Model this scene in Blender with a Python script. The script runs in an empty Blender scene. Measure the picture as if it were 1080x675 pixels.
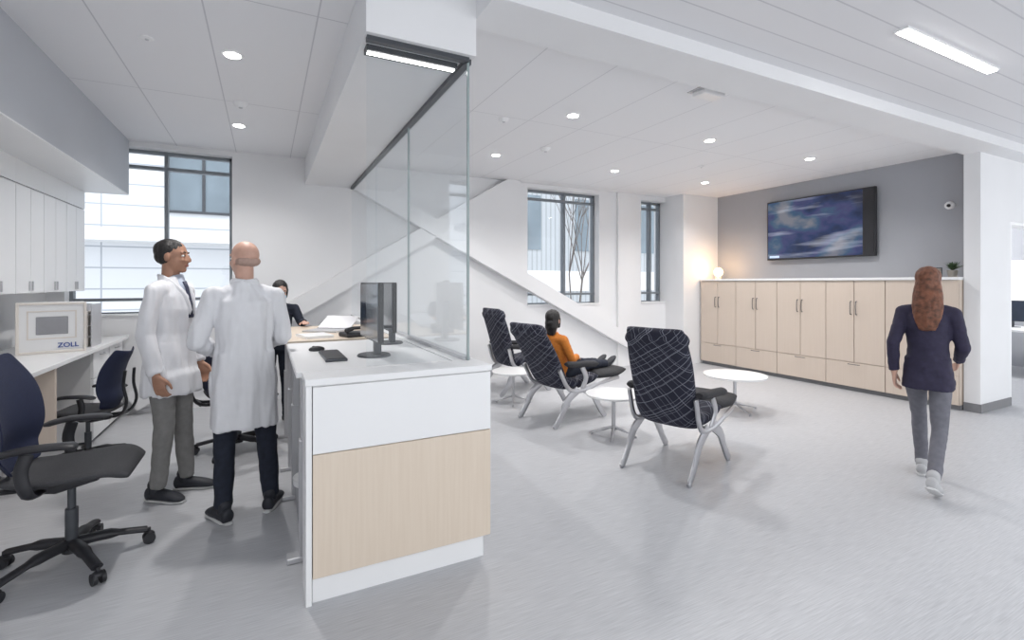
import bpy,bmesh,math,random
from mathutils import Vector,Matrix,noise
random.seed(3)
S=bpy.context.scene
C=S.collection
V=Vector
PI=math.pi
# ---------------------------------------------------------------- materials
def mat(name,col,rough=.5,metal=0,emit=None,es=0,var=0,vs=8,bump=0,bs=60,coat=0):
    m=bpy.data.materials.new(name); m.use_nodes=True
    nt=m.node_tree; b=nt.nodes['Principled BSDF']
    b.inputs['Base Color'].default_value=(*col,1)
    b.inputs['Roughness'].default_value=rough
    b.inputs['Metallic'].default_value=metal
    if coat: b.inputs['Coat Weight'].default_value=coat
    if emit:
        b.inputs['Emission Color'].default_value=(*emit,1); b.inputs['Emission Strength'].default_value=es
    tc=nt.nodes.new('ShaderNodeTexCoord')
    if var:
        n=nt.nodes.new('ShaderNodeTexNoise'); n.inputs['Scale'].default_value=vs; n.inputs['Detail'].default_value=4
        nt.links.new(tc.outputs['Object'],n.inputs['Vector'])
        r=nt.nodes.new('ShaderNodeValToRGB')
        r.color_ramp.elements[0].position=.3; r.color_ramp.elements[1].position=.7
        r.color_ramp.elements[0].color=(*[c*(1-var) for c in col],1)
        r.color_ramp.elements[1].color=(*[min(1,c*(1+var)) for c in col],1)
        nt.links.new(n.outputs['Fac'],r.inputs['Fac']); nt.links.new(r.outputs['Color'],b.inputs['Base Color'])
    if bump:
        n=nt.nodes.new('ShaderNodeTexNoise'); n.inputs['Scale'].default_value=bs
        nt.links.new(tc.outputs['Object'],n.inputs['Vector'])
        bp=nt.nodes.new('ShaderNodeBump'); bp.inputs['Strength'].default_value=bump; bp.inputs['Distance'].default_value=.01
        nt.links.new(n.outputs['Fac'],bp.inputs['Height']); nt.links.new(bp.outputs['Normal'],b.inputs['Normal'])
    return m
def math_node(nt,op,a,b=None):
    n=nt.nodes.new('ShaderNodeMath'); n.operation=op
    for i,v in enumerate((a,b)):
        if v is None: continue
        if isinstance(v,(int,float)): n.inputs[i].default_value=v
        else: nt.links.new(v,n.inputs[i])
    return n.outputs[0]
def line_fac(nt,coord,spacing,width,off=0):
    a=math_node(nt,'ADD',coord,off+1000*spacing)
    a=math_node(nt,'DIVIDE',a,spacing); a=math_node(nt,'FRACT',a)
    return math_node(nt,'LESS_THAN',a,width/spacing)
def gridmat(name,col,lcol,ax,rough=.6):
    m=mat(name,col,rough); nt=m.node_tree; b=nt.nodes['Principled BSDF']
    tc=[n for n in nt.nodes if n.type=='TEX_COORD'][0]
    sp=nt.nodes.new('ShaderNodeSeparateXYZ'); nt.links.new(tc.outputs['Object'],sp.inputs[0])
    f=None
    for (a,s,w,o) in ax:
        g=line_fac(nt,sp.outputs[a],s,w,o)
        f=g if f is None else math_node(nt,'MAXIMUM',f,g)
    mx=nt.nodes.new('ShaderNodeMix'); mx.data_type='RGBA'
    nt.links.new(f,mx.inputs[0]); mx.inputs[6].default_value=(*col,1); mx.inputs[7].default_value=(*lcol,1)
    nt.links.new(mx.outputs[2],b.inputs['Base Color'])
    return m
def streakmat(name,c0,c1,scale,rough,detail=3,p0=.35,p1=.65,spec=.5):
    m=mat(name,c0,rough); nt=m.node_tree; b=nt.nodes['Principled BSDF']
    b.inputs['Specular IOR Level'].default_value=spec
    tc=[n for n in nt.nodes if n.type=='TEX_COORD'][0]
    mp=nt.nodes.new('ShaderNodeMapping'); mp.inputs['Scale'].default_value=scale
    nt.links.new(tc.outputs['Object'],mp.inputs['Vector'])
    n=nt.nodes.new('ShaderNodeTexNoise'); n.inputs['Scale'].default_value=1; n.inputs['Detail'].default_value=detail
    nt.links.new(mp.outputs[0],n.inputs['Vector'])
    r=nt.nodes.new('ShaderNodeValToRGB'); r.color_ramp.elements[0].position=p0; r.color_ramp.elements[1].position=p1
    r.color_ramp.elements[0].color=(*c0,1); r.color_ramp.elements[1].color=(*c1,1)
    nt.links.new(n.outputs['Fac'],r.inputs['Fac']); nt.links.new(r.outputs['Color'],b.inputs['Base Color'])
    return m
def glassmat(name,tint,gl=.0,fm=.4):
    m=bpy.data.materials.new(name); m.use_nodes=True; nt=m.node_tree; nt.nodes.clear()
    o=nt.nodes.new('ShaderNodeOutputMaterial'); t=nt.nodes.new('ShaderNodeBsdfTransparent'); g=nt.nodes.new('ShaderNodeBsdfGlossy')
    t.inputs[0].default_value=(*tint,1); g.inputs['Roughness'].default_value=.02; g.inputs['Color'].default_value=(1,1,1,1)
    fr=nt.nodes.new('ShaderNodeFresnel'); fr.inputs[0].default_value=1.3
    f=math_node(nt,'ADD',math_node(nt,'MULTIPLY',fr.outputs[0],fm),gl)
    mx=nt.nodes.new('ShaderNodeMixShader'); nt.links.new(f,mx.inputs[0]); nt.links.new(t.outputs[0],mx.inputs[1]); nt.links.new(g.outputs[0],mx.inputs[2])
    nt.links.new(mx.outputs[0],o.inputs[0]); return m
M_wall=mat('wall_paint',(.79,.79,.80),.7,var=.015,vs=2)
M_white=mat('white_laminate',(.82,.82,.825),.35,var=.01,vs=3)
M_whitegloss=mat('white_gloss',(.84,.84,.845),.2,var=.01,vs=3)
M_greywall=mat('grey_paint',(.375,.385,.415),.7,var=.02,vs=2)
M_soffit=mat('soffit_grey_paint',(.53,.55,.59),.6,var=.02,vs=2)
M_base=mat('baseboard_grey',(.2,.2,.21),.6,var=.05)
M_ceil=gridmat('ceiling_tile',(.84,.84,.855),(.65,.65,.67),[(0,.61,.008,.1),(1,2.44,.007,.65)],.8)
M_ceill=gridmat('ceiling_tile_long',(.82,.82,.84),(.60,.60,.63),[(0,.61,.009,.33),(1,1.83,.009,.5)],.8)
M_ceil2=gridmat('linear_ceiling',(.76,.76,.78),(.58,.58,.61),[(1,.2,.010,.0)],.5)
M_floor=streakmat('vinyl_floor',(.41,.415,.435),(.545,.55,.57),(7,210,1),.38,4,.3,.7,.4)
M_wood=streakmat('light_wood_laminate',(.66,.555,.45),(.71,.61,.505),(70,70,2.5),.45,3,.2,.8)
M_wood2=streakmat('pale_beige_laminate',(.61,.515,.435),(.64,.545,.465),(60,60,1.5),.45,3,.2,.8)
M_chrome=mat('brushed_aluminium',(.52,.52,.54),.35,1,var=.03)
M_silver=mat('silver_paint',(.55,.55,.57),.4,.4,var=.03)
M_black=mat('black_plastic',(.018,.018,.022),.45,var=.1)
M_dark=mat('dark_frame',(.07,.075,.085),.45,.3,var=.05)
M_frame=mat('window_frame_grey',(.20,.22,.24),.5,.3,var=.05)
M_navy=mat('navy_mesh_fabric',(.014,.020,.055),.7,var=.3,vs=200,bump=.3,bs=400)
M_blackfab=mat('black_seat_fabric',(.024,.024,.028),.8,var=.2,vs=150,bump=.2,bs=300)
M_glass=glassmat('screen_glass',(.965,.975,.98),.015,.22)
M_wglass=glassmat('window_glass',(.97,.98,.99),.01)
M_lamp=mat('lit_lens',(1,1,1),.5,emit=(1,.98,.95),es=12)
M_warm=mat('warm_globe',(1,.85,.6),.5,emit=(1,.66,.32),es=2.2)
def plaid():
    m=mat('plaid_upholstery',(.012,.014,.028),.85); nt=m.node_tree; b=nt.nodes['Principled BSDF']
    tc=[n for n in nt.nodes if n.type=='TEX_COORD'][0]
    nz=nt.nodes.new('ShaderNodeTexNoise'); nz.inputs['Scale'].default_value=2.5
    nt.links.new(tc.outputs['Object'],nz.inputs['Vector'])
    sp=nt.nodes.new('ShaderNodeSeparateXYZ'); nt.links.new(tc.outputs['Object'],sp.inputs[0])
    s=math_node(nt,'SUBTRACT',sp.outputs[2],sp.outputs[0])
    w=math_node(nt,'MULTIPLY',nz.outputs['Fac'],.12)
    u=math_node(nt,'ADD',math_node(nt,'ADD',math_node(nt,'MULTIPLY',sp.outputs[1],.8),s),w)
    v=math_node(nt,'ADD',math_node(nt,'SUBTRACT',math_node(nt,'MULTIPLY',sp.outputs[1],1.5),s),w)
    f=None
    for c,sg,wd,of in ((u,.16,.008,0),(u,.11,.004,.03),(v,.18,.008,0),(v,.13,.004,.035),(u,.29,.005,.1)):
        g=line_fac(nt,c,sg,wd,of); f=g if f is None else math_node(nt,'MAXIMUM',f,g)
    mx=nt.nodes.new('ShaderNodeMix'); mx.data_type='RGBA'; nt.links.new(f,mx.inputs[0])
    mx.inputs[6].default_value=(.011,.012,.026,1); mx.inputs[7].default_value=(.16,.165,.20,1)
    nt.links.new(mx.outputs[2],b.inputs['Base Color']); return m
M_plaid=plaid()
# ---------------------------------------------------------------- mesh helpers
def mk(name,bm,m=None,parent=None,smooth=False,bev=0,sub=0,ang=40):
    bmesh.ops.recalc_face_normals(bm,faces=bm.faces)
    me=bpy.data.meshes.new(name); bm.to_mesh(me); bm.free()
    if smooth:
        for p in me.polygons: p.use_smooth=True
        if ang<180: me.set_sharp_from_angle(angle=math.radians(ang))
    o=bpy.data.objects.new(name,me); C.objects.link(o)
    if parent: o.parent=parent
    if m: me.materials.append(m)
    if bev:
        b=o.modifiers.new('bevel','BEVEL'); b.width=bev; b.segments=2; b.limit_method='ANGLE'
    if sub:
        b=o.modifiers.new('sub','SUBSURF'); b.levels=sub; b.render_levels=sub
    return o
def bb(bm,a,b):
    x0,y0,z0=a; x1,y1,z1=b
    v=[bm.verts.new(p) for p in ((x0,y0,z0),(x1,y0,z0),(x1,y1,z0),(x0,y1,z0),(x0,y0,z1),(x1,y0,z1),(x1,y1,z1),(x0,y1,z1))]
    for f in ((0,3,2,1),(4,5,6,7),(0,1,5,4),(1,2,6,5),(2,3,7,6),(3,0,4,7)): bm.faces.new([v[i] for i in f])
def box(name,a,b,m,parent=None,bev=0,label=None):
    bm=bmesh.new(); bb(bm,a,b); o=mk(name,bm,m,parent,bev=bev)
    if label: o['label']=label
    return o
def boxes(name,lst,m,parent=None,bev=0):
    bm=bmesh.new()
    for a,b in lst: bb(bm,a,b)
    return mk(name,bm,m,parent,bev=bev)
def loft(bm,pts,rad,seg=16,side=V((1,0,0)),M=None,pw=1):
    pts=[V(p) for p in pts]; rings=[]
    for i,p in enumerate(pts):
        t=(pts[min(i+1,len(pts)-1)]-pts[max(i-1,0)]).normalized()
        s=side-t*side.dot(t)
        if s.length<.15: s=V((0,1,0)); s=s-t*s.dot(t)
        if s.length<.15: s=V((0,0,1)); s=s-t*s.dot(t)
        s.normalize(); f=t.cross(s)
        r=rad[i] if isinstance(rad,(list,tuple)) else rad
        rx,ry=(r if isinstance(r,(list,tuple)) else (r,r))
        ring=[]
        for k in range(seg):
            a=2*PI*k/seg; c,sn=math.cos(a),math.sin(a)
            if pw!=1:
                c=math.copysign(abs(c)**pw,c); sn=math.copysign(abs(sn)**pw,sn)
            q=p+s*rx*c+f*ry*sn
            if M: q=M@q
            ring.append(bm.verts.new(q))
        rings.append(ring)
    for a,b in zip(rings,rings[1:]):
        for k in range(seg): bm.faces.new((a[k],a[(k+1)%seg],b[(k+1)%seg],b[k]))
    bm.faces.new(rings[0][::-1]); bm.faces.new(rings[-1])
def cyl(bm,p0,p1,r0,r1=None,seg=16): loft(bm,[p0,p1],[r0,r0 if r1 is None else r1],seg)
def ell(bm,c,r,M=None,seg=16):
    if not isinstance(r,(list,tuple)): r=(r,r,r)
    mm=Matrix.Translation(V(c))@Matrix.Diagonal((*r,1))
    if M: mm=M@mm
    bmesh.ops.create_uvsphere(bm,u_segments=seg,v_segments=max(8,seg//2+2),radius=1,matrix=mm)
def limb(bm,pts,rads,M=None,seg=14):
    for p,r in zip(pts,rads): ell(bm,p,r,M,seg)
    for i in range(len(pts)-1): loft(bm,[pts[i],pts[i+1]],[rads[i],rads[i+1]],seg,M=M)
def bez(pts,n=8):
    pts=[V(p) for p in pts]; out=[]
    P=[pts[0]*2-pts[1]]+pts+[pts[-1]*2-pts[-2]]
    for i in range(1,len(P)-2):
        for k in range(n):
            t=k/n; a,b,c,d=P[i-1],P[i],P[i+1],P[i+2]
            out.append(.5*((2*b)+(c-a)*t+(2*a-5*b+4*c-d)*t*t+(3*b-a-3*c+d)*t**3))
    out.append(pts[-1]); return out
def sheet(bm,prof,hw,th,nj=9,cup=0,n=5):
    P=bez([(p[0],0,p[1]) for p in prof],n); m=len(P)
    H=bez([(h,0,0) for h in hw],n) if isinstance(hw,(list,tuple)) else [V((hw,0,0))]*m
    top=[];bot=[]
    for i,p in enumerate(P):
        t=(P[min(i+1,m-1)]-P[max(i-1,0)]).normalized(); nn=V((-t.z,0,t.x))
        e=min(1,.45+.55*min(i,m-1-i)/2)
        rt=[];rb=[]
        for j in range(nj):
            u=-1+2*j/(nj-1); q=p+V((0,H[i].x*u,0))+nn*cup*u*u
            k=th/2*e*(1-.55*abs(u)**6)
            rt.append(bm.verts.new(q+nn*k)); rb.append(bm.verts.new(q-nn*k))
        top.append(rt);bot.append(rb)
    for i in range(m-1):
        for j in range(nj-1):
            bm.faces.new((top[i][j],top[i][j+1],top[i+1][j+1],top[i+1][j]))
            bm.faces.new((bot[i][j],bot[i+1][j],bot[i+1][j+1],bot[i][j+1]))
        bm.faces.new((top[i][0],top[i+1][0],bot[i+1][0],bot[i][0]))
        bm.faces.new((top[i][-1],bot[i][-1],bot[i+1][-1],top[i+1][-1]))
    for j in range(nj-1):
        bm.faces.new((top[0][j],bot[0][j],bot[0][j+1],top[0][j+1]))
        bm.faces.new((top[-1][j],top[-1][j+1],bot[-1][j+1],bot[-1][j]))
def tag(o,label,cat,group=None):
    o['label']=label; o['category']=cat
    if group: o['group']=group
    return o
def root(name,loc,rot,label,cat,group=None):
    o=bpy.data.objects.new(name,None); C.objects.link(o); o.empty_display_size=.1
    o.location=loc; o.rotation_euler=(0,0,rot); return tag(o,label,cat,group)
def struct(o): o['kind']='structure'; return o
def dup(r,loc,rot=None,label=None):
    def rec(o,par):
        c=o.copy(); C.objects.link(c)
        if par: c.parent=par
        for ch in o.children: rec(ch,c)
        return c
    kids=list(r.children)
    c=r.copy(); C.objects.link(c)
    for k in kids: rec(k,c)
    c.location=loc
    if rot is not None: c.rotation_euler=(0,0,rot)
    if label: c['label']=label
    return c
def rm(name,bm,m,parent,vox=.012,sm=3,fold=0,fs=(9,9,3)):
    o=mk(name,bm,m,parent)
    r=o.modifiers.new('r','REMESH'); r.mode='VOXEL'; r.voxel_size=vox
    s=o.modifiers.new('s','SMOOTH'); s.iterations=sm; s.factor=.5
    dg=bpy.context.evaluated_depsgraph_get()
    me=bpy.data.meshes.new_from_object(o.evaluated_get(dg))
    o.modifiers.clear(); o.data=me
    if not me.materials: me.materials.append(m)
    if fold:
        ns=[v.normal.copy() for v in me.vertices]
        for v,nn in zip(me.vertices,ns):
            c=v.co; q=V((c.x*fs[0],c.y*fs[1],c.z*fs[2]))
            v.co=c+nn*fold*(.25+noise.noise(q)*1.0+.5*noise.noise(q*2.3))
    for p in me.polygons: p.use_smooth=True
    return o
def text(name,s,size,m,parent,loc,rot,ext=.001):
    cu=bpy.data.curves.new(name,'FONT'); cu.body=s; cu.size=size; cu.extrude=ext; cu.align_x='CENTER'; cu.offset=.0012
    o=bpy.data.objects.new(name,cu); C.objects.link(o)
    dg=bpy.context.evaluated_depsgraph_get(); me=bpy.data.meshes.new_from_object(o.evaluated_get(dg))
    bpy.data.objects.remove(o); o=bpy.data.objects.new(name,me); C.objects.link(o)
    me.materials.clear(); me.materials.append(m)
    o.parent=parent; o.location=loc; o.rotation_euler=rot; return o
# ---------------------------------------------------------------- camera
cam=bpy.data.cameras.new('camera'); co=bpy.data.objects.new('camera',cam); C.objects.link(co); S.camera=co
cam.sensor_width=36; cam.lens=17.0; cam.shift_y=-.0366; cam.clip_start=.05
co.location=(0,0,1.5); co.rotation_euler=(PI/2,0,-math.radians(27))
# ---------------------------------------------------------------- room shell
CH=3.12
WT=6.9
struct(box('floor',(-2.25,-4,-.1),(13.2,7.2,0),M_floor))
struct(box('ceiling',(1.07,2.65,CH),(7.7,WT,CH+.1),M_ceil))
struct(box('ceiling_work_area',(-2.1,-.6,CH),(1.07,WT,CH+.1),M_ceill))
struct(box('ceiling_corridor',(1.07,-.6,3.10),(13,2.3,3.2),M_ceil2))
struct(box('ceiling_side_room',(7.85,2.65,2.8),(13,WT,2.9),M_ceil))
struct(box('wall_west',(-2.25,-1,0),(-2.1,7.2,3.3),M_wall))
struct(box('wall_east',(7.7,2.65,0),(7.85,7.2,3.3),M_greywall))
wins=[(-1.95,-.37,1.12,3.06),(3.80,5.24,1.12,3.05),(6.2,6.8,1.12,3.03)]
L=[];x=-2.1
for (a,b,z0,z1) in wins:
    L.append(((x,WT,0),(a,7.2,3.3))); L.append(((a,WT,0),(b,7.2,z0))); L.append(((a,WT,z1),(b,7.2,3.3))); x=b
L.append(((x,WT,0),(7.7,7.2,3.3)))
struct(boxes('wall_north',L,M_wall))
struct(box('wall_column',(6.8,6.45,0),(7.7,WT,CH),M_wall))
struct(box('wall_pier',(5.62,6.84,0),(6.0,WT,CH),M_wall))
struct(boxes('wall_south_pillar',[((7.3,2.5,0),(8.11,2.65,3.1)),((8.11,2.5,2.25),(9.6,2.65,3.1)),((9.6,2.5,0),(13,2.65,3.1))],M_wall))
struct(boxes('baseboard_pillar',[((7.288,2.488,0),(8.11,2.5,.1)),((7.288,2.5,0),(7.3,2.65,.1))],M_base))
struct(box('baseboard_north',(-1.3,6.885,0),(6.8,WT,.1),M_wall))
struct(boxes('wall_side_room',[((12,2.65,0),(12.1,7,.95)),((12,2.65,1.9),(12.1,7,2.8)),((12,2.65,.95),(12.1,3.2,1.9)),((12,4.8,.95),(12.1,7,1.9))],M_greywall))
struct(boxes('door_1',[((8.112,2.502,0),(8.15,2.648,2.21)),((9.56,2.502,0),(9.598,2.648,2.21)),((8.112,2.502,2.21),(9.598,2.648,2.248))],M_white))
def window(n,a,b,z0,z1,mx,tz,y=7.08):
    r=bpy.data.objects.new('window_%d'%n,None); C.objects.link(r); struct(r); r.location=((a+b)/2,y,z0)
    w=(b-a)/2; h=z1-z0; t=.035
    l=[((-w,-.04,0),(-w+t,.04,h)),((w-t,-.04,0),(w,.04,h)),((-w,-.04,0),(w,.04,t)),((-w,-.04,h-t),(w,.04,h))]
    for m_ in mx: l.append(((m_-r.location.x-t/2,-.05,0),(m_-r.location.x+t/2,.05,h)))
    for z in tz: l.append(((-w,-.045,z-z0-t/2),(w,.045,z-z0+t/2)))
    boxes('window_frame',l,M_frame,r)
    box('window_pane',(-w+.01,-.006,.01),(w-.01,.006,h-.01),M_wglass,r)
    box('window_sill',(-w,-.2,-.0),(w,-.04,.02),M_white,r)
    return r
window(1,*wins[0],[-1.06],[2.86,1.3])
window(2,*wins[1],[4.6],[2.9,1.3])
window(3,*wins[2],[6.55],[2.9,1.3])
struct(box('trim_beam',(1.07,2.3,3.0),(7.7,2.65,3.25),M_wall))
struct(box('trim_beam_end',(7.7,2.3,3.0),(13,2.5,3.25),M_wall))
struct(box('trim_bulkhead',(.46,2.55,2.79),(1.07,WT,CH),M_wall))
struct(box('trim_soffit',(-2.1,.5,2.506),(-1.39,WT,CH),M_soffit))
struct(box('trim_soffit_underside',(-2.1,.5,2.495),(-1.39,WT,2.506),M_white))
def brace(n,x0,z0,x1,z1,y0,y1,w=.115):
    d=V((x1-x0,0,z1-z0)).normalized(); nn=V((-d.z,0,d.x))*w
    bm=bmesh.new(); vs=[]
    for y in (y0,y1):
        vs.append([bm.verts.new(p) for p in (V((x0,y,z0))-nn,V((x1,y,z1))-nn,V((x1,y,z1))+nn,V((x0,y,z0))+nn)])
    a,b=vs; bm.faces.new(a[::-1]); bm.faces.new(b)
    for k in range(4): bm.faces.new((a[k],a[(k+1)%4],b[(k+1)%4],b[k]))
    o=mk('trim_%d'%n,bm,M_wall); struct(o)
brace(1,-1.35,.15,3.60,3.12,6.78,6.9)
brace(2,.85,3.0,6.4,.14,6.76,6.895)
# ---------------------------------------------------------------- ceiling devices
def downlight(loc,first=[None]):
    if first[0] is None:
        r=root('recessed_downlight',loc,0,'small round recessed downlight, lit, white trim in the ceiling','ceiling light','recessed ceiling downlights')
        bm=bmesh.new(); loft(bm,[(0,0,0),(0,0,-.008)],[.075,.068],28); mk('trim_ring',bm,M_white,r,True)
        bm=bmesh.new(); loft(bm,[(0,0,-.008),(0,0,-.012)],[.052,.05],24); mk('lens',bm,M_lamp,r,True)
        ld=bpy.data.lights.new('downlight_lamp','SPOT'); ld.energy=90; ld.spot_size=2.5; ld.spot_blend=.9; ld.shadow_soft_size=.06; ld.color=(1,.98,.96)
        lo=bpy.data.objects.new('lamp',ld); C.objects.link(lo); lo.parent=r; lo.location=(0,0,-.03)
        first[0]=r; return r
    return dup(first[0],loc)
for p in [(-.21,3.96),(-.245,5.71),(2.65,3.9),(2.6,5.55),(4.5,3.88),(4.5,5.56),(6.33,3.86),(6.33,5.55)]:
    downlight((p[0],p[1],CH))
def disc(name,x,y,r1,h,label,cat):
    r=root(name,(x,y,CH),0,label,cat)
    bm=bmesh.new(); loft(bm,[(0,0,0),(0,0,-h*.5),(0,0,-h)],[r1,r1*.95,r1*.6],24); mk('housing',bm,M_white,r,True)
    bm=bmesh.new(); loft(bm,[(0,0,-h),(0,0,-h-.006)],[r1*.3,r1*.25],16); mk('center_cap',bm,M_silver,r,True)
disc('smoke_detector',-.2,4.99,.06,.045,'round white smoke detector under the work area ceiling','smoke detector')
disc('ceiling_sprinkler',-.7,3.95,.04,.01,'flat round white sprinkler cover in ceiling tile','sprinkler')
disc('ceiling_sprinkler',2.1,4.3,.05,.03,'round white sprinkler head in waiting area ceiling','sprinkler')
disc('smoke_detector',3.0,5.0,.06,.045,'round white smoke detector over the recliners','smoke detector')
disc('ceiling_sprinkler',5.4,4.8,.04,.02,'small white sprinkler cover above the round table','sprinkler')
r=root('ceiling_sensor',(3.35,2.9,CH),0,'white rounded rectangular wireless device on the ceiling','sensor')
box('housing',(-.13,-.07,-.05),(.13,.07,0),M_white,r,bev=.02)
box('mounting_plate',(-.15,-.09,-.008),(.15,.09,0),M_silver,r)
r=root('linear_ceiling_light',(4.22,1.6,3.1),0,'long lit linear ceiling light recessed in the slatted ceiling','ceiling light')
box('light_housing',(-.66,-.04,-.015),(.66,.04,0),M_white,r)
box('light_lens',(-.64,-.028,-.022),(.64,.028,-.015),mat('linear_lens',(1,1,1),.5,emit=(1,.99,.97),es=14),r)
r=root('linear_bulkhead_light',(.745,2.73,2.79),0,'slim lit linear light in dark channel under the white bulkhead','ceiling light')
box('light_channel',(-.26,-.05,-.03),(.26,.03,0),M_dark,r)
box('light_lens',(-.25,-.03,-.036),(.25,.0,-.03),mat('bulkhead_lens',(1,1,1),.5,emit=(1,.98,.95),es=8),r)
# ---------------------------------------------------------------- lockers
LX=7.2
ys=[2.66,3.41,4.16,4.91,5.66,6.41]
first=None
for i in range(5):
    y0,y1=ys[i],ys[i+1]; w=y1-y0
    if first is None:
        r=root('storage_cabinet',(LX,y0,0),0,'pale beige laminate cabinet with two tall doors over a wide drawer','cabinet','row of laminate storage cabinets')
        box('body',(.022,0,.06),(.49,w,1.53),M_wood2,r)
        box('plinth',(.05,0,0),(.48,w,.06),M_base,r)
        for k in (0,1):
            a=.004+k*w/2; b=a+w/2-.008
            d=box('door',(0,a,.405),(.02,b,1.525),M_wood2,r,bev=.002)
            hy=w/2-.035 if k==0 else w/2+.035
            bm=bmesh.new(); loft(bm,bez([(0,hy,1.06),(-.03,hy,1.075),(-.03,hy,1.225),(0,hy,1.24)],4),.005,8); mk('handle',bm,M_dark,d,True)
        d=box('drawer',(0,.004,.065),(.02,w-.004,.397),M_wood2,r,bev=.002)
        bm=bmesh.new(); loft(bm,bez([(0,w/2-.07,.375),(-.025,w/2-.06,.375),(-.025,w/2+.06,.375),(0,w/2+.07,.375)],4),.004,8); mk('handle',bm,M_dark,d,True)
        first=r
    else: dup(first,(LX,y0,0))
tag(box('cabinet_worktop',(LX-.02,2.655,1.53),(7.695,6.42,1.565),M_white,bev=.003),'thin pale worktop running over the row of beige cabinets','worktop')
def tvmat():
    m=mat('tv_picture',(.01,.015,.04),.12); nt=m.node_tree; b=nt.nodes['Principled BSDF']
    tc=[n for n in nt.nodes if n.type=='TEX_COORD'][0]
    def nz(scale,rot,loc,sc,det,stops):
        mp=nt.nodes.new('ShaderNodeMapping'); mp.inputs['Scale'].default_value=scale; mp.inputs['Rotation'].default_value=rot; mp.inputs['Location'].default_value=loc
        nt.links.new(tc.outputs['Object'],mp.inputs[0])
        n=nt.nodes.new('ShaderNodeTexNoise'); n.inputs['Scale'].default_value=sc; n.inputs['Detail'].default_value=det
        nt.links.new(mp.outputs[0],n.inputs['Vector'])
        r=nt.nodes.new('ShaderNodeValToRGB'); e=r.color_ramp.elements
        e[0].position=stops[0][0]; e[0].color=(*stops[0][1],1); e[1].position=stops[-1][0]; e[1].color=(*stops[-1][1],1)
        for p_,c_ in stops[1:-1]:
            q=r.color_ramp.elements.new(p_); q.color=(*c_,1)
        nt.links.new(n.outputs['Fac'],r.inputs['Fac']); return r.outputs['Color']
    a=nz((1,1,1.6),(0,0,0),(0,.4,.2),1.7,4,[(.34,(.006,.008,.02)),(.44,(.02,.035,.10)),(.50,(.05,.05,.13)),(.57,(.04,.09,.15)),(.68,(.20,.20,.22))])
    c=nz((1,.7,6),(.22,0,0),(0,.1,.6),1.4,3,[(.54,(0,0,0)),(.74,(.30,.31,.34))])
    mx=nt.nodes.new('ShaderNodeMix'); mx.data_type='RGBA'; mx.blend_type='ADD'; mx.inputs[0].default_value=1
    nt.links.new(a,mx.inputs[6]); nt.links.new(c,mx.inputs[7])
    nt.links.new(mx.outputs[2],b.inputs['Emission Color']); b.inputs['Emission Strength'].default_value=.7
    return m
r=root('television',(7.7,4.545,2.365),0,'large flat television on grey wall showing a dark blue picture','television')
box('tv_housing',(-.09,-.82,-.49),(-.04,.82,.49),M_black,r,bev=.006)
box('tv_screen',(-.094,-.66,-.465),(-.09,.80,.47),tvmat(),r)
box('tv_dark_strip',(-.094,-.80,-.465),(-.09,-.66,.47),M_black,r)
box('wall_mount',(-.04,-.3,-.25),(0,.3,.25),M_dark,r)
box('tv_caption_strip',(-.0955,.60,-.455),(-.094,.77,-.42),mat('pale_blue_caption',(.4,.5,.7),.4,emit=(.4,.5,.7),es=.6),r)
r=root('security_camera',(7.7,2.92,2.47),0,'small white dome security camera with black lens on grey wall','camera')
bm=bmesh.new(); ell(bm,(-.04,0,0),(.04,.05,.05)); cyl(bm,(0,0,0),(-.03,0,0),.045,seg=20); mk('housing',bm,M_white,r,True)
bm=bmesh.new(); ell(bm,(-.07,-.005,-.005),.022); mk('lens',bm,M_black,r,True)
r=root('globe_lamp',(7.42,6.2,1.565),0,'small glowing warm globe table lamp on wooden base','lamp')
bm=bmesh.new(); loft(bm,[(0,0,0),(0,0,.04),(0,0,.05)],[.06,.055,.03],20); mk('lamp_base',bm,M_wood,r,True)
bm=bmesh.new(); ell(bm,(0,0,.125),.085,seg=24); mk('lamp_shade',bm,M_warm,r,True)
ld=bpy.data.lights.new('globe_bulb','POINT'); ld.energy=6; ld.color=(1,.6,.3); ld.shadow_soft_size=.08
lo=bpy.data.objects.new('bulb',ld); C.objects.link(lo); lo.parent=r; lo.location=(-.12,-.05,.2)
M_leaf=mat('leaf_green',(.05,.09,.04),.6,var=.3,vs=30)
def plant(loc,label,sc=1):
    r=root('potted_plant',loc,0,label,'plant')
    bm=bmesh.new(); loft(bm,[(0,0,0),(0,0,.09*sc)],[.04*sc,.055*sc],20); mk('pot',bm,mat('pot_grey',(.3,.28,.25),.6,var=.05),r,True)
    bm=bmesh.new()
    for i in range(26):
        a=i*2.4; l=(.08+.07*random.random())*sc; e=.5+.9*random.random()
        d=V((math.cos(a)*math.cos(e),math.sin(a)*math.cos(e),math.sin(e)))
        loft(bm,[V((0,0,.085*sc)),V((0,0,.085*sc))+d*l*.6,V((0,0,.085*sc))+d*l+V((0,0,-.01))],[(.003,.002),(.016*sc,.002),(.002,.001)],6,side=V((-d.y,d.x,0)))
    mk('foliage',bm,M_leaf,r,True)
plant((7.42,2.80,1.565),'small dark green plant in grey pot on the cabinet worktop',.95)
r=root('photo_frame',(7.38,2.93,1.565),.2,'small dark upright picture frame on the cabinet worktop','picture frame')
box('frame',(-.01,-.045,0),(.01,.045,.12),M_dark,r,bev=.003); box('picture',(-.012,-.034,.012),(-.01,.034,.108),mat('photo_print',(.3,.26,.22),.5,var=.5,vs=30),r)
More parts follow.
